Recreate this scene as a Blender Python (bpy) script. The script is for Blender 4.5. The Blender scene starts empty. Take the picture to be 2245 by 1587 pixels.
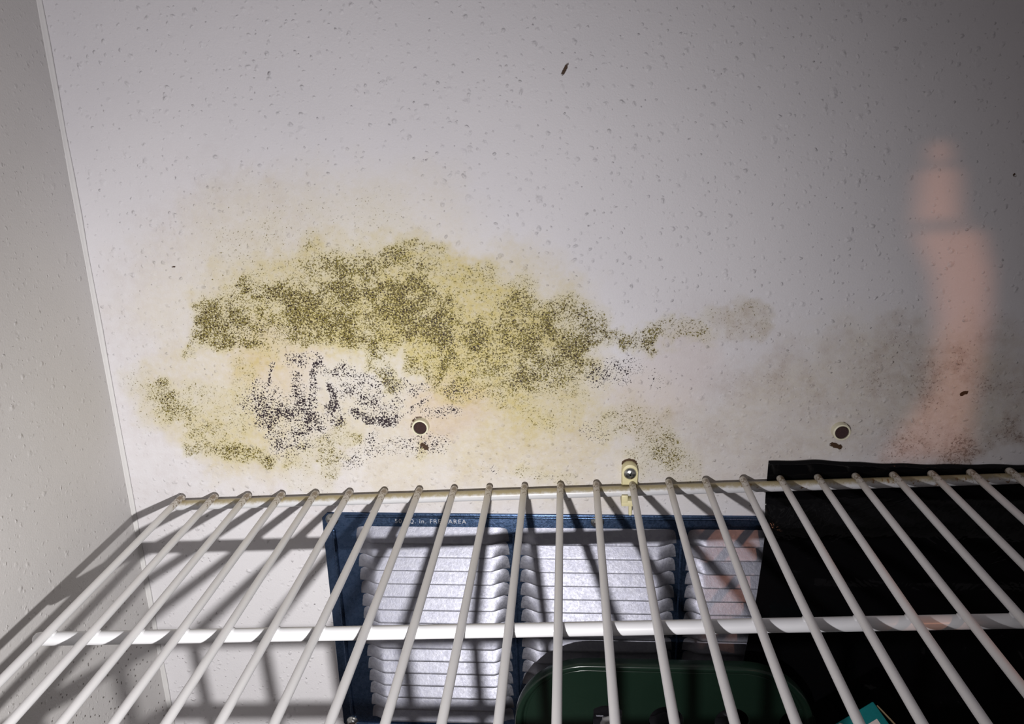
import bpy, bmesh, math, random
import numpy as np
from mathutils import Vector, Matrix

# ------------------------------------------------------------------ camera, world, lights
C = bpy.context.scene.collection
sc = bpy.context.scene
FLOOR = 300.0                                  # the wire deck hangs 300 mm above the floor
def V(x, y, z):                                # millimetres (z from the deck) -> metres (z from the floor)
    return Vector((x / 1000, y / 1000, (z + FLOOR) / 1000))

FPX = 1763.41
CAM = np.array([284.198, -524.031, 267.530])
YAW, PITCH, ROLL = 0.0713319, 0.3050240, -0.0256689
def cam_axes():
    cy, sy, cp, sp = math.cos(YAW), math.sin(YAW), math.cos(PITCH), math.sin(PITCH)
    cr, sr = math.cos(ROLL), math.sin(ROLL)
    f = np.array([-sy * cp, cy * cp, -sp]); rt = np.array([cy, sy, 0.0]); up = np.cross(rt, f)
    return cr * rt + sr * up, -sr * rt + cr * up, f
RT, UP, FW = cam_axes()
cd = bpy.data.cameras.new('camera'); cam = bpy.data.objects.new('camera', cd); C.objects.link(cam)
cd.sensor_fit = 'HORIZONTAL'; cd.sensor_width = 36; cd.lens = 36 * FPX / 2245; cd.clip_start = 0.01
M = Matrix.Identity(4)
for i in range(3):
    M[i][0] = RT[i]; M[i][1] = UP[i]; M[i][2] = -FW[i]
M.translation = V(*CAM)
cam.matrix_world = M
sc.camera = cam

w = bpy.data.worlds.new('world'); sc.world = w; w.use_nodes = True
w.node_tree.nodes['Background'].inputs[0].default_value = (0.63, 0.575, 0.59, 1)
w.node_tree.nodes['Background'].inputs[1].default_value = 0.19
sc.view_settings.view_transform = 'Standard'; sc.view_settings.look = 'None'
sc.view_settings.gamma = 1; sc.view_settings.use_curve_mapping = False
sc.view_settings.exposure = 0.0

def spot(name, loc, target, power, angle, blend, radius, color):
    l = bpy.data.lights.new(name, 'SPOT'); o = bpy.data.objects.new(name, l); C.objects.link(o)
    o.location = V(*loc)
    o.rotation_euler = (V(*target) - V(*loc)).to_track_quat('-Z', 'Y').to_euler()
    l.energy = power; l.spot_size = math.radians(angle); l.spot_blend = blend
    l.shadow_soft_size = radius; l.color = color
    return o
TORCH = (241.7, -624, 112.5)
key = spot('torch_light', TORCH, (80, 0, 0), 9.5, 102, 1.0, 0.0042, (1.0, 0.965, 0.985))
hot = spot('torch_hotspot', TORCH, (60, 0, -80), 6.6, 64, 1.0, 0.0042, (1.0, 0.985, 0.93))

def warm_beam():                               # unseen warm lamp; its ragged column is drawn into the emission
    o = spot('warm_light', (760, -900, 330), (520, 0, 110), 1.0, 40, 0.3, 0.004, (1, 1, 1))
    l = o.data; l.energy = 7.0
    l.use_nodes = True; nt = l.node_tree; N = nt.nodes; Lk = nt.links
    em = N['Emission']
    tc = N.new('ShaderNodeTexCoord'); sp = N.new('ShaderNodeSeparateXYZ')
    Lk.new(tc.outputs['Normal'], sp.inputs[0])
    def mt(op, a, b=None, c=None):
        n = N.new('ShaderNodeMath'); n.operation = op
        for i, q in enumerate((a, b, c)):
            if q is None: continue
            if isinstance(q, (int, float)): n.inputs[i].default_value = q
            else: Lk.new(q, n.inputs[i])
        return n.outputs[0]
    nz = mt('ABSOLUTE', sp.outputs[2])
    u = mt('DIVIDE', sp.outputs[0], nz); v = mt('DIVIDE', sp.outputs[1], nz)
    rot = o.rotation_euler.to_matrix().inverted(); org = o.location
    def uv(px, py):
        d = rot @ (V(*wall_at(px, py)) - org); return d.x / -d.z, d.y / -d.z
    def smooth(x, lo, hi):
        n = N.new('ShaderNodeMapRange'); n.interpolation_type = 'SMOOTHSTEP'
        n.inputs[1].default_value = lo; n.inputs[2].default_value = hi
        Lk.new(x, n.inputs[0]); return n.outputs[0]
    # the column: centre line and half width as functions of v, by two float curves
    rows = [(300, 2062, 10, 0.0), (318, 2060, 14, .8), (345, 2060, 22, .8), (362, 2060, 25, .25), (378, 2058, 42, .85),
            (470, 2055, 46, .95), (486, 2060, 60, .35), (500, 2070, 66, .3), (518, 2082, 70, .95), (600, 2108, 62, 1.0),
            (700, 2112, 55, 1.0), (850, 2090, 50, 1.0), (930, 2055, 72, .95), (985, 2035, 90, .8), (1005, 2030, 95, 0.4), (1025, 2030, 95, 0.0),
            (1120, 1592, 60, 0.0), (1150, 1592, 62, .6), (1300, 1592, 62, .6), (1400, 1590, 62, .2), (1440, 1590, 60, 0.0)]
    vs = [uv(r[1], r[0])[1] for r in rows]
    us = [uv(r[1], r[0])[0] for r in rows]
    hw = [abs(uv(r[1] + r[2], r[0])[0] - uv(r[1] - r[2], r[0])[0]) / 2 for r in rows]
    v0, v1 = min(vs), max(vs); u0, u1 = min(us), max(us); hm = max(hw)
    vn = mt('MINIMUM', mt('MAXIMUM', mt('DIVIDE', mt('SUBTRACT', v, v0), v1 - v0), 0.0), 1.0)
    def curve(vals):
        n = N.new('ShaderNodeFloatCurve'); c = n.mapping.curves[0]
        pts = sorted(((a - v0) / (v1 - v0), b) for a, b in zip(vs, vals))
        while len(c.points) < len(pts): c.points.new(0.5, 0.5)
        for p, (a, b) in zip(c.points, pts): p.location = (a, b); p.handle_type = 'VECTOR'
        n.mapping.update(); Lk.new(vn, n.inputs[1]); return n.outputs[0]
    cu = mt('ADD', mt('MULTIPLY', curve([(a - u0) / (u1 - u0) for a in us]), u1 - u0), u0)
    hh = mt('MULTIPLY', curve([a / hm for a in hw]), hm)
    st = mt('MAXIMUM', curve([r[3] for r in rows]), 0.0)
    soft = 0.012
    edge = smooth(mt('SUBTRACT', hh, mt('ABSOLUTE', mt('SUBTRACT', u, cu))), -soft, soft)
    s = mt('MULTIPLY', edge, st)
    em.inputs['Color'].default_value = (1.0, 0.42, 0.24, 1)
    Lk.new(s, em.inputs['Strength'])

def ray(px, py):
    return RT * (px - 1122.5) / FPX - UP * (py - 793.5) / FPX + FW
def wall_at(px, py, y=0.0):                    # point on the plane Y = y (mm) seen at that place of the picture
    d = ray(px, py); return CAM + d * (y - CAM[1]) / d[1]
def seen_at(P):                                # inverse, vectorised
    q = np.asarray(P) - CAM
    return 1122.5 + FPX * (q @ RT) / (q @ FW), 793.5 - FPX * (q @ UP) / (q @ FW)
warm_beam()

# ------------------------------------------------------------------ helpers
def tag(o, label=None, cat=None, group=None, kind=None):
    if label: o['label'] = label
    if cat: o['category'] = cat
    if group: o['group'] = group
    if kind: o['kind'] = kind
    return o
def empty(name, loc=(0, 0, 0), rot=(0, 0, 0)):
    o = bpy.data.objects.new(name, None); C.objects.link(o); o.empty_display_size = 0.02
    o.location = loc; o.rotation_euler = rot; return o
def obj(name, bm, mat, parent=None, smooth=True):
    me = bpy.data.meshes.new(name)
    if isinstance(bm, bmesh.types.BMesh):
        bmesh.ops.recalc_face_normals(bm, faces=bm.faces); bm.to_mesh(me); bm.free()
    else:
        me.from_pydata(bm[0], [], bm[1]); me.update()
    if mat: me.materials.append(mat)
    for p in me.polygons: p.use_smooth = smooth
    o = bpy.data.objects.new(name, me); C.objects.link(o)
    if parent: o.parent = parent
    return o
def autosmooth(o, deg=35):
    me = o.data; bm = bmesh.new(); bm.from_mesh(me)
    for e in bm.edges:
        if len(e.link_faces) == 2 and e.calc_face_angle(0) > math.radians(deg): e.smooth = False
    bm.to_mesh(me); bm.free(); return o
def tube(bm, pts, r, n=14, cap=True):          # pts: Vectors in metres; rounded ends
    pts = [Vector(p) for p in pts]; rs = [r] * len(pts)
    if cap:
        d0 = (pts[0] - pts[1]).normalized(); d1 = (pts[-1] - pts[-2]).normalized()
        pre, post = [], []
        for a in (80, 55, 28): pre.append((pts[0] + d0 * r * math.sin(math.radians(a)), r * math.cos(math.radians(a))))
        for a in (28, 55, 80): post.append((pts[-1] + d1 * r * math.sin(math.radians(a)), r * math.cos(math.radians(a))))
        pts = [p for p, _ in pre] + pts + [p for p, _ in post]
        rs = [q for _, q in pre] + rs + [q for _, q in post]
    rings = []; ref = None
    for i, p in enumerate(pts):
        t = (pts[min(i + 1, len(pts) - 1)] - pts[max(i - 1, 0)]).normalized()
        if ref is None:
            ref = Vector((0, 0, 1)) if abs(t.z) < .9 else Vector((1, 0, 0))
        a = (ref - t * ref.dot(t)).normalized(); b = t.cross(a); ref = a
        rings.append([bm.verts.new(p + (a * math.cos(k * 2 * math.pi / n) + b * math.sin(k * 2 * math.pi / n)) * rs[i]) for k in range(n)])
    for A, B in zip(rings, rings[1:]):
        for k in range(n): bm.faces.new((A[k], A[(k + 1) % n], B[(k + 1) % n], B[k]))
    bm.faces.new(rings[0][::-1]); bm.faces.new(rings[-1])
def lathe(bm, prof, n=32, axis='y', org=(0, 0, 0)):   # prof: (radius, height) along -Y (towards the room)
    rings = []
    for r, h in prof:
        if r < 1e-7: rings.append([bm.verts.new((org[0], org[1] - h, org[2]))]); continue
        rings.append([bm.verts.new((org[0] + r * math.cos(a), org[1] - h, org[2] + r * math.sin(a))) for a in [k * 2 * math.pi / n for k in range(n)]])
    for A, B in zip(rings, rings[1:]):
        for k in range(n):
            if len(A) == 1 and len(B) == 1: continue
            if len(A) == 1: bm.faces.new((A[0], B[k], B[(k + 1) % n]))
            elif len(B) == 1: bm.faces.new((A[k], A[(k + 1) % n], B[0]))
            else: bm.faces.new((A[k], A[(k + 1) % n], B[(k + 1) % n], B[k]))
def box(bm, x0, x1, y0, y1, z0, z1, bevel=0.0, seg=2):
    r = bmesh.ops.create_cube(bm, size=1)
    for v in r['verts']:
        v.co = ((x0 + x1) / 2 + v.co.x * (x1 - x0), (y0 + y1) / 2 + v.co.y * (y1 - y0), (z0 + z1) / 2 + v.co.z * (z1 - z0))
    if bevel:
        es = list({e for v in r['verts'] for e in v.link_edges})
        bmesh.ops.bevel(bm, geom=es, offset=bevel, segments=seg, affect='EDGES', profile=.5)
def prism(bm, outline, y0, y1, bevel=0.0):     # outline in (x, z), extruded from y0 to y1
    a = [bm.verts.new((x, y0, z)) for x, z in outline]; b = [bm.verts.new((x, y1, z)) for x, z in outline]
    n = len(a); fr = bm.faces.new(b); bm.faces.new(a[::-1])
    for k in range(n): bm.faces.new((a[k], a[(k + 1) % n], b[(k + 1) % n], b[k]))
    if bevel:
        bmesh.ops.bevel(bm, geom=list(fr.edges), offset=bevel, segments=2, affect='EDGES', profile=.5)

class NT:                                      # small node-graph writer
    def __init__(s, name):
        s.m = bpy.data.materials.new(name); s.m.use_nodes = True; s.t = s.m.node_tree
        s.N = s.t.nodes; s.L = s.t.links; s.b = s.N['Principled BSDF']
    def put(s, sock, q):
        if isinstance(q, bpy.types.NodeSocket): s.L.new(q, sock)
        elif isinstance(q, (int, float)): sock.default_value = q
        else: sock.default_value = tuple(q) if len(q) == len(sock.default_value) else (*q, 1)
    def math(s, op, a, b=None, c=None):
        n = s.N.new('ShaderNodeMath'); n.operation = op
        for i, q in enumerate((a, b, c)):
            if q is not None: s.put(n.inputs[i], q)
        return n.outputs[0]
    def obj(s): return s.N.new('ShaderNodeTexCoord').outputs['Object']
    def sep(s, v):
        n = s.N.new('ShaderNodeSeparateXYZ'); s.put(n.inputs[0], v); return n.outputs
    def comb(s, x, y, z):
        n = s.N.new('ShaderNodeCombineXYZ')
        for i, q in enumerate((x, y, z)): s.put(n.inputs[i], q)
        return n.outputs[0]
    def noise(s, vec, scale, detail=2, rough=.5, dist=0, col=False):
        n = s.N.new('ShaderNodeTexNoise'); s.put(n.inputs['Vector'], vec); n.inputs['Scale'].default_value = scale
        n.inputs['Detail'].default_value = detail; n.inputs['Roughness'].default_value = rough; n.inputs['Distortion'].default_value = dist
        return n.outputs['Color' if col else 'Fac']
    def voro(s, vec, scale, rnd=1.0, dim='2D'):
        n = s.N.new('ShaderNodeTexVoronoi'); n.voronoi_dimensions = dim; s.put(n.inputs['Vector'], vec)
        n.inputs['Scale'].default_value = scale; n.inputs['Randomness'].default_value = rnd
        return n.outputs['Distance'], n.outputs['Color']
    def rng(s, x, a, b, c=0.0, d=1.0, kind='SMOOTHSTEP'):
        n = s.N.new('ShaderNodeMapRange'); n.interpolation_type = kind
        for i, q in enumerate((x, a, b, c, d)): s.put(n.inputs[i], q)
        return n.outputs[0]
    def mix(s, f, a, b):
        n = s.N.new('ShaderNodeMix'); n.data_type = 'RGBA'
        s.put(n.inputs[0], f); s.put(n.inputs[6], a); s.put(n.inputs[7], b); return n.outputs[2]
    def attr(s, name):
        n = s.N.new('ShaderNodeAttribute'); n.attribute_name = name; return n.outputs
    def bump(s, h, strength, dist):
        n = s.N.new('ShaderNodeBump'); n.inputs['Strength'].default_value = strength; n.inputs['Distance'].default_value = dist
        s.put(n.inputs['Height'], h); s.L.new(n.outputs[0], s.b.inputs['Normal'])
    def set(s, **k):
        names = dict(color='Base Color', rough='Roughness', metal='Metallic', spec='Specular IOR Level', coat='Coat Weight')
        for a, q in k.items(): s.put(s.b.inputs[names[a]], q)
        return s.m

# ------------------------------------------------------------------ materials
def wall_texture(n, mul, vv):                    # pocked orange-peel relief shared by both walls (height in mm)
    warp = n.noise(vv, 170, 2, .6, col=True)
    wv = n.N.new('ShaderNodeVectorMath'); wv.operation = 'SCALE'; n.put(wv.inputs[0], warp); wv.inputs['Scale'].default_value = .0042
    ad = n.N.new('ShaderNodeVectorMath'); ad.operation = 'ADD'; n.put(ad.inputs[0], vv); n.put(ad.inputs[1], wv.outputs[0])
    q = ad.outputs[0]
    clus = n.noise(vv, 26, 2, .6)
    hs = None
    for scale, keep, rad, amp in ((66, .60, .13, 1.0), (115, .55, .18, 1.0), (215, .42, .25, .62)):
        d, c = n.voro(q, scale)
        r, g, b = n.sep(c)
        on = n.math('GREATER_THAN', r, n.math('MULTIPLY_ADD', clus, -.9, keep + .45))
        rr = n.math('MULTIPLY_ADD', g, rad, rad * .5)
        bump = n.math('MULTIPLY', n.rng(d, 0.0, rr, 1.0, 0.0), on)
        bump = n.math('MULTIPLY', bump, n.math('MULTIPLY', amp * mul, n.math('MULTIPLY_ADD', b, 1.2, -.35)))   # some knobs, some pits
        hs = bump if hs is None else n.math('ADD', hs, bump)
    hs = n.math('MULTIPLY_ADD', n.noise(vv, 800, 2, .6), .16, hs)
    hs = n.math('MULTIPLY_ADD', n.noise(vv, 60, 2, .5), .25, hs)
    return hs

def mat_back_wall():
    n = NT('moldy_plaster'); x, y, z = n.sep(n.obj()); vv = n.comb(x, z, 0.0)
    h = wall_texture(n, 1.0, vv)
    a = n.attr('mold'); ol, bk, tan = n.sep(a['Vector'])
    a2 = n.attr('mold_two'); dust, dirt_shade, peach = n.sep(a2['Vector'])
    paint = n.mix(n.noise(vv, 14, 2, .5), (.70, .69, .715), (.765, .75, .77))
    # broad discolouration of the paint
    col = n.mix(n.math('MULTIPLY', tan, n.rng(n.noise(vv, 240, 3, .6), .2, .75, .55, 1.0)), paint, (.60, .50, .21))
    col = n.mix(n.math('MULTIPLY', peach, .6), col, (.66, .47, .36))
    # fine grey-brown dusting
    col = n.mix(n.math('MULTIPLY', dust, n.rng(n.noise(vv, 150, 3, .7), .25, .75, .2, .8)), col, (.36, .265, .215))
    f0 = n.noise(vv, 620, 3, .65, .6)
    th = n.math('MULTIPLY_ADD', dust, -.24, .72)
    col = n.mix(n.math('MULTIPLY', n.rng(f0, th, n.math('ADD', th, .10)), n.math('MULTIPLY', n.rng(dust, 0.02, .2), .62)), col, (.17, .115, .09))
    # olive colonies, wormy specks
    f1 = n.noise(vv, 780, 2, .6, .7)
    th = n.math('MULTIPLY_ADD', ol, -.27, .72)
    m1 = n.math('MULTIPLY', n.rng(f1, th, n.math('ADD', th, .07)), n.rng(ol, 0.02, .15))
    tone = n.mix(n.noise(vv, 70, 2, .5), (.215, .178, .009), (.11, .076, .012))
    col = n.mix(n.math('MULTIPLY', ol, .46), col, (.55, .48, .13))
    col = n.mix(n.math('MULTIPLY', m1, .92), col, tone)
    f1b = n.noise(vv, 900, 2, .6, .7)
    th = n.math('MULTIPLY_ADD', ol, -.22, .735)
    m1b = n.math('MULTIPLY', n.rng(f1b, th, n.math('ADD', th, .05)), n.rng(ol, 0.25, .7))
    col = n.mix(m1b, col, (.045, .028, .012))
    # black colonies, dots and short strokes
    f2 = n.noise(vv, 820, 2, .6, .6)
    th = n.math('MULTIPLY_ADD', bk, -.29, .705)
    m2 = n.math('MULTIPLY', n.rng(f2, th, n.math('ADD', th, .045)), n.rng(bk, 0.03, .15))
    col = n.mix(n.math('MULTIPLY', n.math('MULTIPLY', n.rng(bk, .1, .6), .16), n.rng(ol, .35, .0)), col, (.75, .735, .725))
    col = n.mix(m2, col, (.022, .012, .018))
    col = n.mix(n.rng(n.math('MULTIPLY', dirt_shade, n.rng(n.noise(vv, 500, 2, .6), .2, .6, .5, 1.2)), .3, .6), col, (.06, .03, .014))  # real specks and chips, plus painted shadow arcs over anchors and clip
    h = n.math('MULTIPLY_ADD', n.math('MAXIMUM', m1, m2), .12, h)
    n.bump(h, 1.0, .001)
    return n.set(color=col, rough=.55, spec=.3)
def mat_side_wall():
    n = NT('painted_plaster'); x, y, z = n.sep(n.obj()); vv = n.comb(y, z, 0.0)
    h = wall_texture(n, .62, vv)
    paint = n.mix(n.noise(vv, 14, 2, .5), (.59, .575, .565), (.66, .645, .635))
    d, c = n.voro(vv, 230); r, g, b = n.sep(c)     # dust specks caught on the rough paint low on the wall
    low = n.rng(z, .30, .18)
    spk = n.math('MULTIPLY', n.math('MULTIPLY', n.rng(d, .12, .2, 1, 0), n.math('GREATER_THAN', r, .8)), low)
    col = n.mix(n.math('MULTIPLY', spk, .85), paint, (.06, .045, .035))
    n.bump(h, 1.0, .001)
    return n.set(color=col, rough=.55, spec=.3)
def mat_wire():
    n = NT('white_vinyl_coating'); o = n.obj(); x, y, z = n.sep(o)
    g = n.noise(o, 330, 3, .65, .5)
    base = n.mix(n.noise(o, 40, 2, .5), (.74, .735, .75), (.82, .815, .82))
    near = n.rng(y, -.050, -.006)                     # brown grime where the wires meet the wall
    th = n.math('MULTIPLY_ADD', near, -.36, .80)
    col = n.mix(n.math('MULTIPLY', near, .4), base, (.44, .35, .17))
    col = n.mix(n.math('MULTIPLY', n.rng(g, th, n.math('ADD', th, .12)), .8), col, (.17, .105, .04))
    return n.set(color=col, rough=.36, spec=.45)
def mat_rod(dirty):
    n = NT('white_vinyl_rod_dusty' if dirty else 'white_vinyl_rod'); o = n.obj(); x, y, z = n.sep(o)
    base = n.mix(n.noise(o, 40, 2, .5), (.68, .685, .705), (.73, .735, .75))
    col = base
    if dirty:
        top = n.rng(n.math('MULTIPLY_ADD', n.math('SUBTRACT', n.noise(o, 240, 4, .7), .5), .0045, z), -.0056, -.0024)   # settled dust on the upper side
        col = n.mix(n.math('MULTIPLY', top, .85), base, (.33, .26, .10))
        right = n.rng(x, .25, .50)
        g = n.noise(o, 260, 3, .65, .5); th = n.math('MULTIPLY_ADD', right, -.14, .72)
        col = n.mix(n.math('MULTIPLY', n.rng(g, th, n.math('ADD', th, .1)), .85), col, (.24, .12, .03))
    return n.set(color=col, rough=.33, spec=.5)
def mat_simple(name, color, rough, metal=0.0, spec=.5, var=None, vs=60, bump=None):
    n = NT(name); o = n.obj()
    col = n.mix(n.noise(o, vs, 3, .6), color, var if var else tuple(c * .85 for c in color))
    if bump: n.bump(n.noise(o, bump[0], 3, .6), bump[1], .001)
    return n.set(color=col, rough=rough, metal=metal, spec=spec)
def mat_galv(name, a, b, rough):
    n = NT(name); o = n.obj()
    f = n.noise(o, 520, 3, .7)
    d, c = n.voro(o, 300, 1, '3D'); r, g, bb = n.sep(c)
    col = n.mix(n.rng(n.math('MULTIPLY_ADD', r, .35, n.math('MULTIPLY', f, .8)), .3, .75), a, b)
    n.bump(f, .18, .0006)
    return n.set(color=col, rough=n.rng(f, .3, .7, rough, rough + .12, 'LINEAR'), metal=.92)
def mat_black():
    n = NT('black_polythene'); o = n.obj()
    x, y, z = n.sep(o)
    h = n.math('MULTIPLY_ADD', n.noise(o, 26, 3, .6, 1.5), 3.0, n.math('MULTIPLY', n.noise(o, 110, 2, .5), .5))
    n.bump(h, .5, .001)
    return n.set(color=(.0035, .0035, .0042), rough=.11, spec=.2)
def mat_carton():
    n = NT('printed_carton'); o = n.obj(); f = n.noise(o, 300, 2, .6)
    return n.set(color=n.mix(f, (.0, .16, .17), (.005, .22, .23)), rough=.5, spec=.3)

M_back, M_side = mat_back_wall(), mat_side_wall()
M_floor = mat_simple('dark_floorboards', (.06, .038, .026), .6, var=(.035, .022, .016), vs=30)
M_wire, M_rod, M_rodd = mat_wire(), mat_rod(False), mat_rod(True)
M_vent = mat_galv('galvanised_frame_shaded', (.045, .08, .155), (.07, .11, .20), .24)  # same metal as louvres; its dark reflection is put into the base colour
M_louv = mat_galv('galvanised_louvre', (.28, .285, .34), (.33, .335, .385), .44)
M_text = mat_galv('pale_lettering', (.75, .77, .85), (.85, .87, .92), .45)  # letters set in a paler tone than the frame
M_screw = mat_simple('zinc_screw', (.62, .63, .62), .28, metal=1.0, var=(.42, .44, .43))
M_cream = mat_simple('cream_plastic', (.80, .74, .46), .42, var=(.74, .67, .38), vs=90)
M_anch = mat_simple('ivory_plastic', (.86, .84, .66), .4, var=(.80, .76, .55))
M_core = mat_simple('rusty_core', (.075, .035, .03), .85, var=(.02, .01, .012), vs=900, bump=(1200, .8))
M_black = mat_black()
M_green = mat_simple('dark_green_plastic', (.007, .019, .012), .2, var=(.012, .027, .018), vs=25)
M_white = mat_simple('white_plastic', (.8, .8, .8), .35)
M_caulk = mat_simple('corner_caulk', (.78, .77, .76), .5)
M_cart = mat_carton()
M_paper = mat_simple('white_label', (.78, .70, .66), .6, var=(.68, .60, .56), vs=200)
M_kraft = mat_simple('kraft_board', (.34, .25, .14), .7)
M_ink = mat_simple('dark_ink', (.06, .06, .04), .6)

# ------------------------------------------------------------------ mould map (which colony grows where on the plaster)
rng = np.random.default_rng(7)
def vnoise(x, y, cell, seed):                  # value noise on the wall, 0..1
    r = np.random.default_rng(seed); T = r.random((256, 256))
    u = x / cell; v = y / cell; i = np.floor(u).astype(int); j = np.floor(v).astype(int)
    fu = u - i; fv = v - j; fu = fu * fu * (3 - 2 * fu); fv = fv * fv * (3 - 2 * fv)
    g = lambda a, b: T[a % 256, b % 256]
    return (g(i, j) * (1 - fu) + g(i + 1, j) * fu) * (1 - fv) + (g(i, j + 1) * (1 - fu) + g(i + 1, j + 1) * fu) * fv
def fbm(x, y, cell, seed):
    return (vnoise(x, y, cell, seed) * .5 + vnoise(x, y, cell / 2.1, seed + 1) * .3 + vnoise(x, y, cell / 4.3, seed + 2) * .2)
# strokes: (density, half width, softness, [points]) in picture pixels; they are laid on the wall plane below
OLIVE = [
 (.66, 16, 26, [(740, 590), (816, 567), (873, 560), (945, 566)]),
 (.52, 26, 40, [(560, 632), (627, 596), (690, 580), (760, 585)]),
 (.80, 34, 34, [(470, 704), (532, 668), (627, 684), (740, 668)]),
 (.92, 44, 34, [(740, 668), (816, 640), (900, 655), (960, 690)]),
 (.72, 26, 30, [(476, 734), (589, 728), (684, 716), (778, 722), (873, 714), (945, 716)]),
 (.50, 22, 30, [(660, 610), (760, 612), (830, 600)]),
 (.62, 9, 14, [(440, 722), (424, 745), (415, 785)]),
 (.60, 14, 22, [(944, 700), (990, 765), (985, 800)]),
 (.74, 12, 18, [(776, 744), (816, 772), (842, 812), (858, 850)]),
 (.74, 12, 18, [(826, 765), (850, 752), (900, 748), (960, 742)]),
 (.66, 14, 22, [(905, 748), (905, 800), (950, 830), (975, 790), (940, 760)]),
 (.58, 12, 20, [(1030, 600), (1068, 592), (1085, 600)]),
 (.50, 18, 36, [(980, 606), (1040, 640), (1092, 655), (1150, 640)]),
 (.72, 22, 36, [(1030, 735), (1080, 720), (1140, 700)]),
 (.70, 26, 40, [(1130, 690), (1190, 700), (1250, 695), (1290, 715)]),
 (.82, 14, 20, [(1260, 738), (1330, 735), (1380, 742), (1425, 752)]),
 (.72, 24, 30, [(1165, 735), (1215, 752), (1240, 772)]),
 (.66, 44, 52, [(1020, 775), (1080, 790), (1165, 780), (1225, 805)]),
 (.62, 10, 16, [(1272, 790), (1300, 806)]),
 (.62, 14, 22, [(1430, 728), (1500, 728), (1530, 730)]),
 (.30, 20, 28, [(1560, 712), (1630, 690), (1670, 700)]),
 (.58, 24, 40, [(1010, 835), (1080, 850), (1140, 830), (1200, 830)]),
 (.40, 30, 50, [(1140, 880), (1210, 900), (1240, 850)]),
 (.46, 20, 40, [(1340, 930), (1390, 905), (1440, 940), (1460, 990)]),
 (.48, 24, 40, [(1400, 1010), (1460, 990), (1500, 1020)]),
 (.50, 7, 18, [(1134, 1033), (1200, 1043), (1259, 1050)]),
 (.38, 20, 40, [(300, 832), (345, 870), (330, 900)]),
 (.64, 16, 24, [(340, 858), (395, 898), (440, 935), (500, 972)]),
 (.72, 10, 16, [(420, 985), (480, 980), (540, 992), (590, 1012)]),
 (.44, 24, 40, [(420, 870), (470, 880), (520, 930)]),
 (.44, 12, 20, [(520, 800), (540, 818), (525, 850)]),
 (.40, 12, 24, [(540, 760), (600, 752), (640, 745)]),
 (.58, 14, 20, [(640, 1008), (690, 998), (730, 1004)]),
 (.64, 12, 18, [(722, 985), (735, 960), (760, 950)]),
 (.48, 10, 18, [(715, 1020), (735, 1045)]),
 (.30, 14, 30, [(640, 1040), (690, 1052), (720, 1050)]),
 (.56, 5, 10, [(925, 970), (932, 992)]),
 (.26, 60, 90, [(520, 590), (640, 545), (820, 520)]),
 (.13, 60, 60, [(520, 460), (600, 480)]),
 (.10, 30, 50, [(380, 700), (420, 640)]),
]
BLACK = [
 (.85, 2.5, 5, [(599, 790), (597, 815), (594, 842)]),
 (.74, 9, 10, [(646, 822), (655, 850), (663, 880)]),
 (.92, 6, 8, [(693, 796), (692, 830), (690, 870), (688, 905), (681, 935)]),
 (.90, 6, 8, [(727, 838), (736, 868), (733, 895)]),
 (.74, 15, 12, [(733, 895), (742, 925)]),
 (.52, 15, 18, [(550, 870), (570, 850), (600, 860)]),
 (.62, 18, 20, [(548, 880), (590, 890), (625, 905), (650, 890)]),
 (.64, 22, 20, [(585, 915), (615, 930), (650, 935), (680, 925)]),
 (.58, 16, 18, [(600, 955), (630, 975), (660, 972)]),
 (.48, 10, 16, [(605, 985), (640, 990)]),
 (.55, 10, 14, [(700, 930), (715, 955), (690, 975)]),
 (.60, 9, 14, [(632, 786), (665, 790), (690, 790)]),
 (.58, 8, 14, [(715, 812), (750, 806), (797, 822), (830, 840)]),
 (.62, 12, 18, [(758, 846), (800, 858), (820, 880)]),
 (.58, 13, 18, [(790, 890), (835, 905), (866, 892)]),
 (.90, 5, 8, [(776, 901), (803, 920), (835, 929), (872, 922)]),
 (.60, 3.5, 7, [(870, 920), (905, 900), (943, 873)]),
 (.55, 9, 14, [(885, 850), (905, 858), (930, 845)]),
 (.66, 7, 12, [(845, 815), (855, 840), (865, 860)]),
 (.48, 9, 14, [(780, 985), (800, 975), (815, 955)]),
 (.50, 13, 14, [(815, 985), (850, 978), (900, 970), (965, 970)]),
 (.52, 12, 14, [(755, 1010), (775, 1015), (785, 1000)]),
 (.44, 12, 16, [(890, 985), (930, 960), (960, 982)]),
 (.58, 7, 12, [(930, 908), (965, 900), (1002, 900)]),
 (.50, 10, 16, [(993, 852), (1020, 850), (1058, 868)]),
 (.50, 7, 14, [(1120, 840), (1150, 842)]),
 (.56, 14, 20, [(1312, 822), (1340, 810), (1390, 802)]),
 (.48, 10, 12, [(1335, 830), (1370, 835)]),
 (.40, 9, 12, [(1285, 940), (1305, 958), (1320, 955)]),
 (.34, 8, 12, [(1435, 825), (1445, 840)]),
 (.36, 4, 9, [(1058, 1028), (1085, 1026)]),
 (.36, 4, 9, [(1185, 1043), (1215, 1046)]),
 (.50, 6, 12, [(960, 700), (975, 720), (990, 748)]),
 (.42, 8, 18, [(1048, 718), (1065, 745)]),
]
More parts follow.
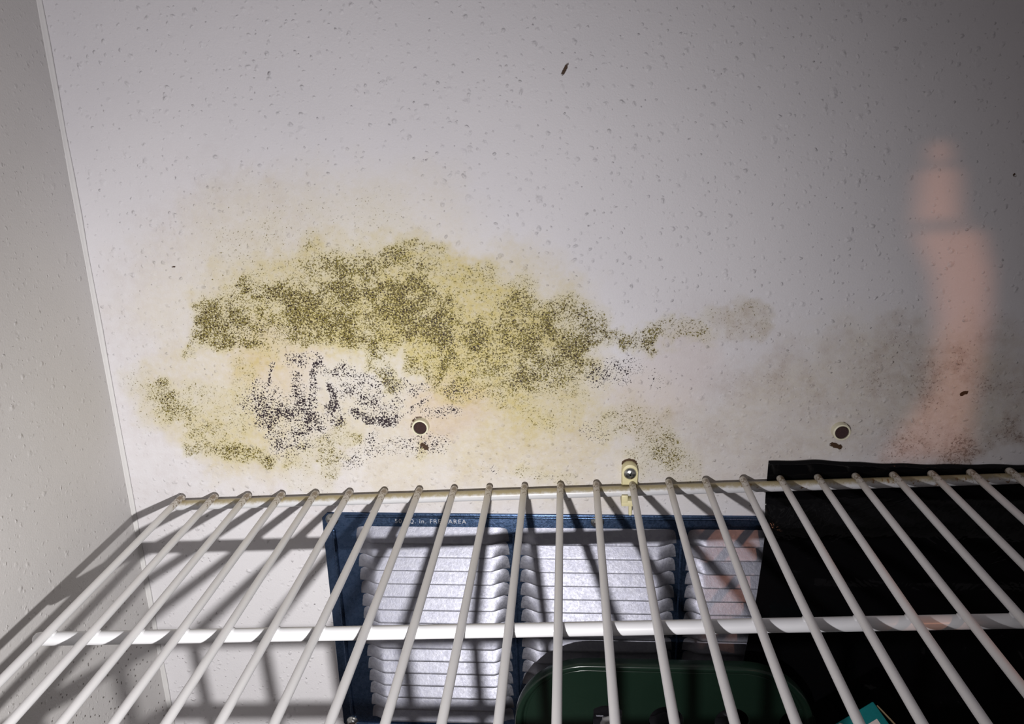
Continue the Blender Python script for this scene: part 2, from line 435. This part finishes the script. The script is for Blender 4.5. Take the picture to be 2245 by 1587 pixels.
TAN = [
 (.62, 90, 90, [(560, 700), (700, 660), (860, 650), (1000, 690)]),
 (.62, 90, 110, [(1010, 720), (1110, 790), (1190, 850)]),
 (.42, 60, 90, [(1100, 640), (1200, 690)]),
 (.46, 70, 80, [(420, 850), (500, 900), (560, 960)]),
 (.40, 60, 70, [(560, 880), (700, 900), (800, 830), (960, 860)]),
 (.44, 60, 80, [(1000, 960), (1150, 930), (1250, 960)]),
 (.15, 60, 90, [(1280, 900), (1450, 950), (1560, 1000)]),
 (.28, 50, 80, [(720, 960), (900, 1000), (1300, 1030)]),
 (.16, 100, 120, [(420, 640), (560, 540), (900, 520)]),
 (.20, 70, 120, [(1700, 930), (1900, 830), (2150, 860)]),
]
DUST = [
 (.34, 60, 100, [(1640, 900), (1760, 930), (1900, 900), (2060, 880)]),
 (.52, 40, 70, [(2010, 880), (2080, 830), (2120, 880)]),
 (.46, 30, 50, [(1850, 770), (1900, 800), (1900, 840)]),
 (.46, 20, 40, [(1945, 735), (1990, 745), (1975, 775)]),
 (.30, 40, 60, [(1500, 960), (1580, 1000), (1660, 1005)]),
 (.42, 30, 50, [(1720, 800), (1740, 860)]),
 (.50, 16, 30, [(1590, 700), (1640, 690), (1670, 705)]),
 (.56, 26, 40, [(1960, 985), (2040, 1000), (2110, 985)]),
 (.42, 50, 60, [(2170, 770), (2220, 850)]),
 (.16, 60, 100, [(1560, 760), (1640, 800)]),
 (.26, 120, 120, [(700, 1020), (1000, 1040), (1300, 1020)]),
 (.20, 140, 160, [(500, 560), (420, 700), (340, 950)]),
 (.80, 16, 24, [(2110, 985), (2160, 968), (2215, 945)]),
 (.55, 14, 24, [(1990, 1010), (2060, 1014), (2120, 1000)]),
]
PEACH = [(.5, 30, 70, [(1010, 895), (960, 905)]), (.3, 40, 60, [(560, 780), (640, 800)]), (.3, 40, 80, [(1420, 870), (1500, 800)])]
DIRT_SHADE = [(.55, 1.5, 3, [(902, 938), (904, 924), (912, 916), (922, 914), (932, 920), (938, 930)]), (.55, 1.5, 3, [(1826, 946), (1829, 934), (1838, 927), (1850, 926), (1860, 933)]),  # these two arcs paint the anchors' shadows on the wall
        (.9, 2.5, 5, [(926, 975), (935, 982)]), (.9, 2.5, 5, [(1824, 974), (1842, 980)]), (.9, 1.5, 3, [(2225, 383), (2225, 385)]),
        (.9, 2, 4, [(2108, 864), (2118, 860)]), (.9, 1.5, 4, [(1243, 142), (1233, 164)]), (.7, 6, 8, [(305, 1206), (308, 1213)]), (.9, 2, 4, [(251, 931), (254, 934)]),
        (.7, .8, 3, [(377, 586), (383, 586)]), (.9, 5, 5, [(1370, 1016), (1380, 1012), (1390, 1016)])]  # small speck, then the clip's shadow painted above its top
def strokes(px, py, S, wob, exact=False):
    out = np.zeros_like(px)
    wx = 0 if exact else (fbm(px, py, 46, 90) - .5) * wob
    wy = 0 if exact else (fbm(px, py, 46, 95) - .5) * wob
    qx, qy = px + wx, py + wy
    rag = 0 if exact else fbm(px, py, 11, 99) * .6 + fbm(px, py, 26, 103) * .6 - .6
    for dens, hw, soft, pts in S:
        d = np.full_like(px, 1e9)
        for (ax, ay), (bx, by) in zip(pts, pts[1:]):
            vx, vy = bx - ax, by - ay; L2 = vx * vx + vy * vy
            t = np.clip(((qx - ax) * vx + (qy - ay) * vy) / L2, 0, 1)
            d = np.minimum(d, np.hypot(qx - ax - t * vx, qy - ay - t * vy))
        d = d + rag * min(soft * 1.3, 26)
        s = np.clip((hw + soft - d) / (soft + 1e-6), 0, 1); s = s * s * (3 - 2 * s)
        out = np.maximum(out, dens * s) + .25 * np.minimum(out, dens * s)
    return np.clip(out, 0, 1)

# ------------------------------------------------------------------ the setting
X0 = -42.02
def back_wall():
    fx = list(np.arange(X0, 640, 1.3)) + list(np.linspace(640, 1300, 30))
    fz = list(np.linspace(-FLOOR, -30, 25)) + list(np.arange(-28, 235, 1.3)) + list(np.arange(237, 345, 1.8)) + list(np.linspace(350, 1300, 30))
    fx, fz = np.array(fx), np.array(fz); nx, nz = len(fx), len(fz)
    GX, GZ = np.meshgrid(fx, fz); gx, gz = GX.ravel(), GZ.ravel()
    P = np.stack([gx, np.zeros_like(gx), gz], 1)
    me = bpy.data.meshes.new('wall_back')
    co = np.stack([gx / 1000, gx * 0, (gz + FLOOR) / 1000], 1)
    idx = np.arange(nx * nz).reshape(nz, nx)
    F = np.stack([idx[:-1, :-1], idx[:-1, 1:], idx[1:, 1:], idx[1:, :-1]], -1).reshape(-1, 4)
    me.vertices.add(len(co)); me.vertices.foreach_set('co', co.ravel().astype(np.float32))
    me.loops.add(F.size); me.loops.foreach_set('vertex_index', F.ravel().astype(np.int32))
    me.polygons.add(len(F)); me.polygons.foreach_set('loop_start', np.arange(0, F.size, 4, dtype=np.int32))
    me.update(calc_edges=True); me.validate()
    px, py = seen_at(P)
    patch = lambda cell, seed, lo, hi: np.clip((fbm(px, py, cell, seed) - lo) / (hi - lo), 0, 1)
    ol = strokes(px, py, OLIVE, 46) * (.55 + .45 * patch(40, 3, .3, .7) + .3 * patch(13, 43, .35, .65))
    bk = strokes(px, py, BLACK, 24) * (.5 + .4 * patch(22, 13, .3, .7) + .35 * patch(10, 63, .35, .65))
    tn = strokes(px, py, TAN, 80) * (.85 + .55 * patch(120, 23, .3, .7))
    du = strokes(px, py, DUST, 60) * (.6 + .6 * patch(60, 33, .3, .7))
    di = strokes(px, py, DIRT_SHADE, 3, True); pe = strokes(px, py, PEACH, 60)
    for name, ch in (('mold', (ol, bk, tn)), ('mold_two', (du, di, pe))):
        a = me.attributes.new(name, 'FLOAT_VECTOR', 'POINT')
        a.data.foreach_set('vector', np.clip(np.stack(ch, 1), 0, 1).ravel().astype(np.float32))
    me.materials.append(M_back)
    o = bpy.data.objects.new('wall_back', me); C.objects.link(o)
    # thickness behind the face
    return tag(o, 'white plaster wall with olive and black mould above the wire shelf', 'wall', kind='structure')
back_wall()
bm = bmesh.new(); box(bm, *[q / 1000 for q in (X0 - 20, X0, -1500, 0, 0, 1600)])
tag(obj('wall_left', bm, M_side, smooth=False), 'white pocked plaster side wall left of the wire shelf', 'wall', kind='structure')
bm = bmesh.new(); box(bm, X0 / 1000, 1.3, -1.5, 0, -.02, 0)
tag(obj('floor', bm, M_floor, smooth=False), 'dark closet floor under the wire shelf', 'floor', kind='structure')
bm = bmesh.new(); prof = [(0, 0), (2.6, 0), (2.0, -.8), (1.1, -1.2), (.8, -2.0), (0, -2.6)]
a = [bm.verts.new((X0 / 1000 + x / 1000, y / 1000, 0.0)) for x, y in prof]; rows = [a]
for k in range(1, 61):
    jx = .35 * math.sin(k * 1.7) + .2 * math.sin(k * 4.1)
    rows.append([bm.verts.new((X0 / 1000 + x * (1 + jx * .3) / 1000, y * (1 + jx * .3) / 1000, k * 1.6 / 60)) for x, y in prof])
for A, B in zip(rows, rows[1:]):
    for i in range(len(prof) - 1): bm.faces.new((A[i], A[i + 1], B[i + 1], B[i]))
tag(obj('trim_1', bm, M_caulk), 'white caulk bead running down the corner of the two walls', 'trim', kind='structure')

# ------------------------------------------------------------------ wire shelf
PITCH_W, RW, RR = 25.4, 2.35, 3.75
TILT = 0.0430881
Y1, Y2, Y3 = -6.0, -162.9, -338.0
shelf = empty('wire_shelf', V(0, 0, 0), (0, -TILT, 0))
tag(shelf, 'white coated wire closet shelf with close parallel wires fixed along the mouldy wall', 'shelf')
mm = lambda *p: Vector(p) / 1000
bm = bmesh.new()
yw = Y1 + .6
path = [mm(0, yw + 1.2, -1.1), mm(0, yw, -.35), mm(0, yw - 2, 0), mm(0, -80, 0), mm(0, -160, 0), mm(0, -240, 0), mm(0, Y3 + 4, 0)]
for a in (22, 45, 68, 90): path.append(mm(0, Y3 + 4 - 8 * math.sin(math.radians(a)), -8 + 8 * math.cos(math.radians(a))))
path.append(mm(0, Y3 - 4, -39))
tube(bm, path, RW / 1000, 16)
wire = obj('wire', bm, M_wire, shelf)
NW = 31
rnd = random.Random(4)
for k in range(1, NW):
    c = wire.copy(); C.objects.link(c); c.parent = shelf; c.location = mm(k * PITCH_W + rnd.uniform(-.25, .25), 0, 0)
def rod(name, y, z, mat, x0=-8.0):
    b = bmesh.new(); xs = list(np.linspace(x0, (NW - 1) * PITCH_W + 9, 24))
    tube(b, [mm(x, y, z) for x in xs], RR / 1000, 24)
    return obj(name, b, mat, shelf)
rod('back_rod', Y1, -RW - RR + .3, M_rodd, -2.6)
rod('middle_rod', Y2, -RW - RR + .3, M_rod)
rod('front_rod', Y3 + 8, -RW - RR + .3, M_rod)
rod('lip_rod', Y3 - 4 + RW + RR - .3, -35.5, M_rod)
bm = bmesh.new()                                # weld beads where the wires cross the middle rod
for k in range(NW):
    for s in (-1, 1):
        m = Matrix.Translation(mm(k * PITCH_W + s * 1.45, Y2, -2.35)) @ Matrix.Diagonal((1, 2.2, .8, 1))
        bmesh.ops.create_icosphere(bm, subdivisions=2, radius=.0011, matrix=m)
obj('weld_beads', bm, M_rod, shelf)

# ------------------------------------------------------------------ wall clip of the shelf
xc, zr = 328.0, -6.0 + 328 * TILT
clip = empty('shelf_clip', V(xc, 0, zr)); tag(clip, 'cream plastic wall clip screwed above the shelf and hooked under its back rod', 'clip')
bm = bmesh.new(); ol = []
R_ = 5.5; top = 15.2
for k in range(17):
    a = math.pi * k / 16; ol.append((R_ * math.cos(a) / 1000, (top + R_ * math.sin(a)) / 1000))
ol += [(-R_ / 1000, .0052), (R_ / 1000, .0052)]
prism(bm, ol, 0.0, -.0072, .0006)
box(bm, -.0055, .0055, -.0015, 0, -.012, .0056)
autosmooth(obj('plate', bm, M_cream, clip))
bm = bmesh.new()
box(bm, -.006, .0035, -.0118, 0, -.0092, -.0048, .0006)
box(bm, -.006, -.0015, -.0122, -.0102, -.0062, -.0005, .0005)
autosmooth(obj('hook', bm, M_cream, clip))
bm = bmesh.new(); tube(bm, [mm(.4, -9.6, -8), mm(.4, -10.2, -15.5)], .0013, 12)
obj('tongue', bm, M_cream, clip)
bm = bmesh.new(); lathe(bm, [(.0044, 0), (.0044, .0005), (.0040, .0013), (.0030, .002), (.0016, .0024), (0, .0025)], 28)
s = obj('screw', bm, M_screw, clip); s.location = (0, -.0072, .0142)
s['label'] = 'zinc cross-head screw in the clip'
bm = bmesh.new()
for ang in (.5, .5 + math.pi / 2):
    b2 = bmesh.new(); box(b2, -.0022, .0022, -.0028, -.0020, -.0005, .0005)
    bmesh.ops.rotate(b2, verts=b2.verts, cent=(0, 0, 0), matrix=Matrix.Rotation(ang, 3, 'Y'))
    me = bpy.data.meshes.new('tmp'); b2.to_mesh(me); b2.free(); bm.from_mesh(me); bpy.data.meshes.remove(me)
obj('cross_recess', bm, mat_simple('screw_shadow_metal', (.08, .085, .08), .5, metal=.8), s, smooth=False)

# ------------------------------------------------------------------ wall anchors
def anchor(px, py, label, tiltx=0):
    p = wall_at(px, py, -4.2)
    e = empty('wall_anchor', V(p[0], 0, p[2])); tag(e, label, 'wall anchor', 'screw anchors left in the wall above the shelf')
    b = bmesh.new(); lathe(b, [(.0061, 0), (.0061, .0006), (.0058, .0044), (.0054, .0048), (.0050, .0049), (.0047, .0047), (.0046, .0006), (0, .0006)], 40)
    autosmooth(obj('sleeve', b, M_anch, e), 40)
    b = bmesh.new(); lathe(b, [(.00455, .0008), (.00455, .0037), (.0040, .0041), (.0028, .0039), (.0014, .0042), (0, .0040)], 32)
    obj('core', b, M_core, e)['label'] = 'dark rusty core of the anchor'
    return e
anchor(921, 938, 'ivory plastic wall anchor with dark core beside the black mould smears')
anchor(1846, 948, 'ivory plastic wall anchor with dark core above the black plastic sheet')

# ------------------------------------------------------------------ foundation vent
VX0, VX1, VZ1, VZ0 = 103.0, 508.6, -13.6, -207.0
vent = empty('foundation_vent', V((VX0 + VX1) / 2, 0, VZ0)); ox, oz = (VX0 + VX1) / 2, VZ0
tag(vent, 'galvanised louvred air vent with three banks of slats on the wall below the shelf', 'vent')
L3 = lambda x, y, z: ((x - ox) / 1000, y / 1000, (z - oz) / 1000)
PAN = [(127.0, 242.0), (248.3, 363.3), (369.6, 484.6)]
PZ1, PZ0, NL = -24.0, -195.0, 15
def strip(bm, x0, x1, z0, z1):
    box(bm, *(q / 1000 for q in (x0 - ox, x1 - ox, -1.6, 0, z0 - oz, z1 - oz)))
bm = bmesh.new()
c = 4.0
oc = [(VX0 + c, VZ1), (VX1 - c, VZ1), (VX1, VZ1 - c), (VX1, VZ0 + c), (VX1 - c, VZ0), (VX0 + c, VZ0), (VX0, VZ0 + c), (VX0, VZ1 - c)]
prism(bm, [((x - ox) / 1000, (z - oz) / 1000) for x, z in oc][::-1], 0, -.0018, .0004)
o = autosmooth(obj('frame', bm, M_vent, vent))
bm = bmesh.new()                                # pressed beads: around the rim and down the mullions
def bead(pts, r): tube(bm, [Vector(L3(x, -1.7, z)) for x, z in pts], r / 1000, 12)
i = 5.2
bead([(VX0 + 18, VZ1 - 2.4), (VX1 - 18, VZ1 - 2.4)], .95)
bead([(VX0 + 11, VZ0 + 4.6), (VX1 - 11, VZ0 + 4.6)], 1.25)
bead([(VX0 + 8, VZ1 - 14), (VX0 + 8, VZ0 + 14)], 1.6)
bead([(VX1 - 8, VZ1 - 14), (VX1 - 8, VZ0 + 14)], 1.6)
for a, b in ((PAN[0][1], PAN[1][0]), (PAN[1][1], PAN[2][0])):
    bead([((a + b) / 2, PZ1 - 6), ((a + b) / 2, PZ0 + 6)], 1.5)
obj('pressed_bead', bm, M_vent, vent)
def louvre(x0, x1):
    nx = 90; per = 14; xs = np.linspace(x0, x1, nx); pitch = (PZ1 - PZ0) / NL
    vs, fs = [], []
    rows = []
    for l in range(NL):
        for k in range(per + 1):
            t = k / per                         # 0 top (tucked in) .. 1 bottom lip (proud)
            rows.append((PZ1 - (l + t) * pitch, t, l))
    for z, t, l in rows:
        for x in xs:
            e = min(x - x0, x1 - x) / 15.0
            e = min(1, max(0, e)); e2 = e * e * (3 - 2 * e)
            scallop = math.sin(math.pi * min(1, e * 1.0)) * .9       # slat ends curl down towards the frame
            y = -1.75 - 5.6 * e2 * min(1, t / .92)
            zz = z + scallop * (.9 if 0 < t < 1 or l else 0) * (t)
            vs.append(L3(x, y, zz - (.0 if t < 1 else .0)))
    nr = len(rows)
    for r in range(nr - 1):
        for q in range(nx - 1):
            fs.append((r * nx + q, r * nx + q + 1, (r + 1) * nx + q + 1, (r + 1) * nx + q))
    o = obj('louvre_bank', (vs, fs), M_louv, vent)
    return autosmooth(o, 40)
for a, b in PAN: louvre(a, b)
def vscrew(x, z):
    b = bmesh.new(); lathe(b, [(.0048, 0), (.0048, .0006), (.0034, .0007), (.0032, .0017), (.0022, .0025), (.001, .0029), (0, .003)], 24)
    s = obj('screw', b, M_screw, vent); s.location = L3(x, -1.75, z); s['label'] = 'dome-headed screw in the vent flange'
    b = bmesh.new(); box(b, -.0022, .0022, -.0032, -.0024, -.0003, .0003); obj('slot', b, M_core, s, False)
for x in (VX0 + 7.6, (VX0 + VX1) / 2, VX1 - 7.6):
    for z in (VZ1 - 5.0, VZ0 + 6.2): vscrew(x, z)
cu = bpy.data.curves.new('free_area_text', 'FONT'); cu.body = '50 SQ. in. FREE AREA'; cu.size = .0048; cu.extrude = .00022
cu.space_character = 1.18
to = bpy.data.objects.new('tmp_text', cu); C.objects.link(to)
bpy.context.view_layer.update()
tm = bpy.data.meshes.new_from_object(to.evaluated_get(bpy.context.evaluated_depsgraph_get()))
bpy.data.objects.remove(to); tm.materials.append(M_text)
wdt = max(v.co.x for v in tm.vertices)
lt = bpy.data.objects.new('embossed_lettering', tm); C.objects.link(lt); lt.parent = vent
lt.rotation_euler = (math.pi / 2, 0, 0); lt.location = L3(157.4, -2.05, -21.0); lt.scale = (.0530 / wdt, 1, 1)

# ------------------------------------------------------------------ black plastic sheet
def sheet():
    edge = [(30, 424.0), (-9.5, 423.6), (-40, 422.0), (-72, 419.0), (-109, 414.0), (-131, 411.5), (-200, 402), (-300, 396)]
    zs = np.concatenate([np.linspace(29.5, -14, 14), np.linspace(-17, -296, 84)]); nu = 150
    e_z = np.array([a for a, b in edge][::-1]); e_x = np.array([b for a, b in edge][::-1])
    vs, fs = [], []
    for z in zs:
        xl = np.interp(z, e_z, e_x)
        for k in range(nu):
            u = k / (nu - 1); x = xl + (790 - xl) * u ** 1.25
            ztop = 29.0 + 1.2 * math.exp(-((x - 452) / 22) ** 2) - 1.6 * min(1, max(0, (x - 465) / 60)) + .3 * math.sin(x * .21)
            tt = (29.5 - z) / (29.5 + 296)
            zz = ztop - tt * (ztop + 296)
            g = min(1, max(0, (3 - zz) / 30)); g = g * g * (3 - 2 * g)
            low = min(1, max(0, (-30 - zz) / 150))
            a = np.array([x]); b = np.array([zz])
            wr = (fbm(a + zz * .6 + 900, b + 900, 55, 51)[0] - .5) * 10 + (fbm(a - zz * .9 + 900, b * .5 + 900, 20, 57)[0] - .5) * 3.2
            y = -.9 - (.5) * (.5 + .5 * math.sin(x * .13)) * (1 - g) - g * (9.6 + low * 12) + g * min(0, max(-1, wr * .3) if low < .2 else wr * .8 * min(1, (low - .2) * 3) - 1) 
            y = min(y, -.7) if g < .02 else y
            if g > .9: y = min(y, -9.3)
            vs.append(tuple(V(x, y, zz)))
    nr = len(zs)
    for r in range(nr - 1):
        for q in range(nu - 1): fs.append((r * nu + q, r * nu + q + 1, (r + 1) * nu + q + 1, (r + 1) * nu + q))
    o = obj('plastic_sheet', (vs, fs), M_black)
    m = o.modifiers.new('thickness', 'SOLIDIFY'); m.thickness = .0005; m.offset = 0
    return tag(o, 'glossy black plastic sheet hanging behind the shelf and over the right end of the vent', 'plastic sheet')
sheet()

# ------------------------------------------------------------------ dark green plastic tray leaning on edge
def tray():
    D = -50.0
    tl = wall_at(1132, 1587, D); tp = wall_at(1400, 1461, D)
    x0, x1, z1, z0 = tl[0] - 1.0, 457.0, tp[2], -FLOOR + 0.0
    e = empty('plastic_tray', V((x0 + x1) / 2, D, z0)); cx = (x0 + x1) / 2
    tag(e, 'dark green plastic tray with raised rim and round holes standing before the vent', 'tray')
    def rr(inset, r, n=14):
        a0, a1, b0, b1 = x0 + inset, x1 - inset, z0 + inset, z1 - inset; r = max(2, r - inset); out = []
        for ccx, ccz, s in ((a1 - r, b1 - r, 0), (a0 + r, b1 - r, 90), (a0 + r, b0 + r, 180), (a1 - r, b0 + r, 270)):
            for k in range(n + 1):
                a = math.radians(s + 90 * k / n); out.append((ccx + r * math.cos(a), ccz + r * math.sin(a)))
        return out
    Rr = 52
    b = bmesh.new(); rings = []
    for inset, dy in ((1.2, 9), (0, 8.2), (0, 1.0), (.5, .2), (1.6, -.3), (3.2, -.3), (4.2, .3), (5.2, 2.2), (6.0, 4.2), (8.5, 4.6), (8.5, 6.8), (4.0, 9)):
        rings.append([b.verts.new(((x - cx) / 1000, dy / 1000, (z - z0) / 1000)) for x, z in rr(inset, Rr)])
    n = len(rings[0])
    for A, B in zip(rings, rings[1:] + rings[:1]):
        for k in range(n): b.faces.new((A[k], A[(k + 1) % n], B[(k + 1) % n], B[k]))
    autosmooth(obj('rim', b, M_green, e), 50)
    cu = bpy.data.curves.new('panel', 'CURVE'); cu.dimensions = '2D'; cu.fill_mode = 'BOTH'; cu.extrude = .0011; cu.bevel_depth = .0005; cu.bevel_resolution = 2
    def spl(pts):
        s = cu.splines.new('POLY'); s.points.add(len(pts) - 1); s.use_cyclic_u = True
        for p, (x, z) in zip(s.points, pts): p.co = ((x - cx) / 1000, (z - z0) / 1000, 0, 1)
    spl(rr(8.0, Rr))
    hz = wall_at(1460, 1577, D + 5.7)[2]
    for px_, kind in ((1331, 's'), (1460, 'c'), (1604, 'c'), (1747, 'c')):
        hx = wall_at(px_, 1577, D + 5.7)[0]; r = 12.6
        for row in range(4):
            zz = hz - row * 40
            if kind == 'c' or row: spl([(hx + r * math.cos(2 * math.pi * k / 36), zz + r * math.sin(2 * math.pi * k / 36)) for k in range(36)])
            else:
                arc = [(hx + 15.8 * math.cos(math.radians(a)), zz - 3.4 + 15.8 * math.sin(math.radians(a))) for a in range(46, 136, 6)]
                spl(arc + [(hx - 11, zz - 16), (hx + 11, zz - 16)])
    co = bpy.data.objects.new('tmp_panel', cu); C.objects.link(co); bpy.context.view_layer.update()
    pm = bpy.data.meshes.new_from_object(co.evaluated_get(bpy.context.evaluated_depsgraph_get())); bpy.data.objects.remove(co)
    pm.materials.append(M_green)
    po = bpy.data.objects.new('panel', pm); C.objects.link(po); po.parent = e
    po.rotation_euler = (math.pi / 2, 0, 0); po.location = (0, .0057, 0)
    q = wall_at(1332, 1574, D + 12)
    b = bmesh.new(); tube(b, [mm(-3.2, 0, -14), mm(-3.4, -.3, -3), mm(-2, -.5, .2), mm(1, -.6, 1.2), mm(5, -.6, 1.0), mm(6.5, -.4, -2)], .0021, 12)
    box(b, -.004, .007, .0005, .0030, -.016, .0005, .0008)
    l = obj('latch', b, M_white, e); l.location = ((q[0] - cx) / 1000, .0104, (q[2] - z0) / 1000); l['label'] = 'small white plastic latch seen through the slot'
    return e
tray()

# ------------------------------------------------------------------ teal carton
def carton():
    W, T = 62.0, 22.0
    A = wall_at(1914, 1537, -88.0)                            # top right corner of the face
    n_ = CAM - A; n_ = n_ / np.linalg.norm(n_)
    n_ = n_ + np.array([.04, 0.0, .05]); n_ /= np.linalg.norm(n_)
    def on_face(px, py):
        d = ray(px, py); return CAM + d * (np.dot(A - CAM, n_) / np.dot(d, n_))
    e1 = A - on_face(1848, 1577); e1 /= np.linalg.norm(e1)
    up = np.cross(n_, e1)
    low = A - e1 * W - n_ * T
    L = (low[2] + FLOOR) / up[2]                              # long carton reaching down to the floor
    e = empty('carton', V(*A))
    m = Matrix.Identity(4)
    for k in range(3): m[k][0], m[k][1], m[k][2] = e1[k], up[k], n_[k]
    e.rotation_euler = m.to_3x3().to_euler()
    tag(e, 'teal cardboard carton with white labels leaning under the shelf at the bottom right', 'carton')
    b = bmesh.new(); box(b, -W / 1000, 0, -L / 1000, 0, -T / 1000, 0, .0009)
    autosmooth(obj('body', b, M_cart, e))
    def patch(pts):
        b = bmesh.new(); lo = [b.verts.new((x / 1000, y / 1000, -.0001)) for x, y in pts]; hi = [b.verts.new((x / 1000, y / 1000, .0003)) for x, y in pts]
        b.faces.new(hi); b.faces.new(lo[::-1])
        for k in range(len(pts)): b.faces.new((lo[k], lo[(k + 1) % len(pts)], hi[(k + 1) % len(pts)], hi[k]))
        o = obj('label', b, M_paper, e, False); o['label'] = 'white printed label'
    patch([(-4.4, -9.2), (-18.5, -9.2), (-18.5, -70), (-4.4, -70)])
    patch([(-61.2, -.8), (-25.0, -.8), (-22.8, -3.5), (-21.6, -7), (-21.0, -12), (-20.8, -30), (-61.2, -30)])
    b = bmesh.new()
    for x0, y0, x1, y1 in ((-9.6, -12.4, -7.6, -17.0), (-9.6, -12.4, -11.4, -17.0), (-8.4, -15.2, -10.7, -15.2)):
        tube(b, [mm(x0, y0, .35), mm(x1, y1, .35)], .00045, 8)
    obj('printed_mark', b, M_ink, e)
    b = bmesh.new(); rows = []
    for k in range(15):                                       # narrow side flap standing off the right edge
        u = k / 14; x = .0010 + .0040 * math.sin(u * 1.55); y = -.0030 - .034 * u
        rows.append([b.verts.new((x, y, h)) for h in (-.012, -.0008)])
    for p, q in zip(rows, rows[1:]): b.faces.new((p[0], p[1], q[1], q[0]))
    f = obj('flap', b, M_kraft, e); md = f.modifiers.new('thickness', 'SOLIDIFY'); md.thickness = .0008
    f['label'] = 'brown cardboard flap folded open'
carton()
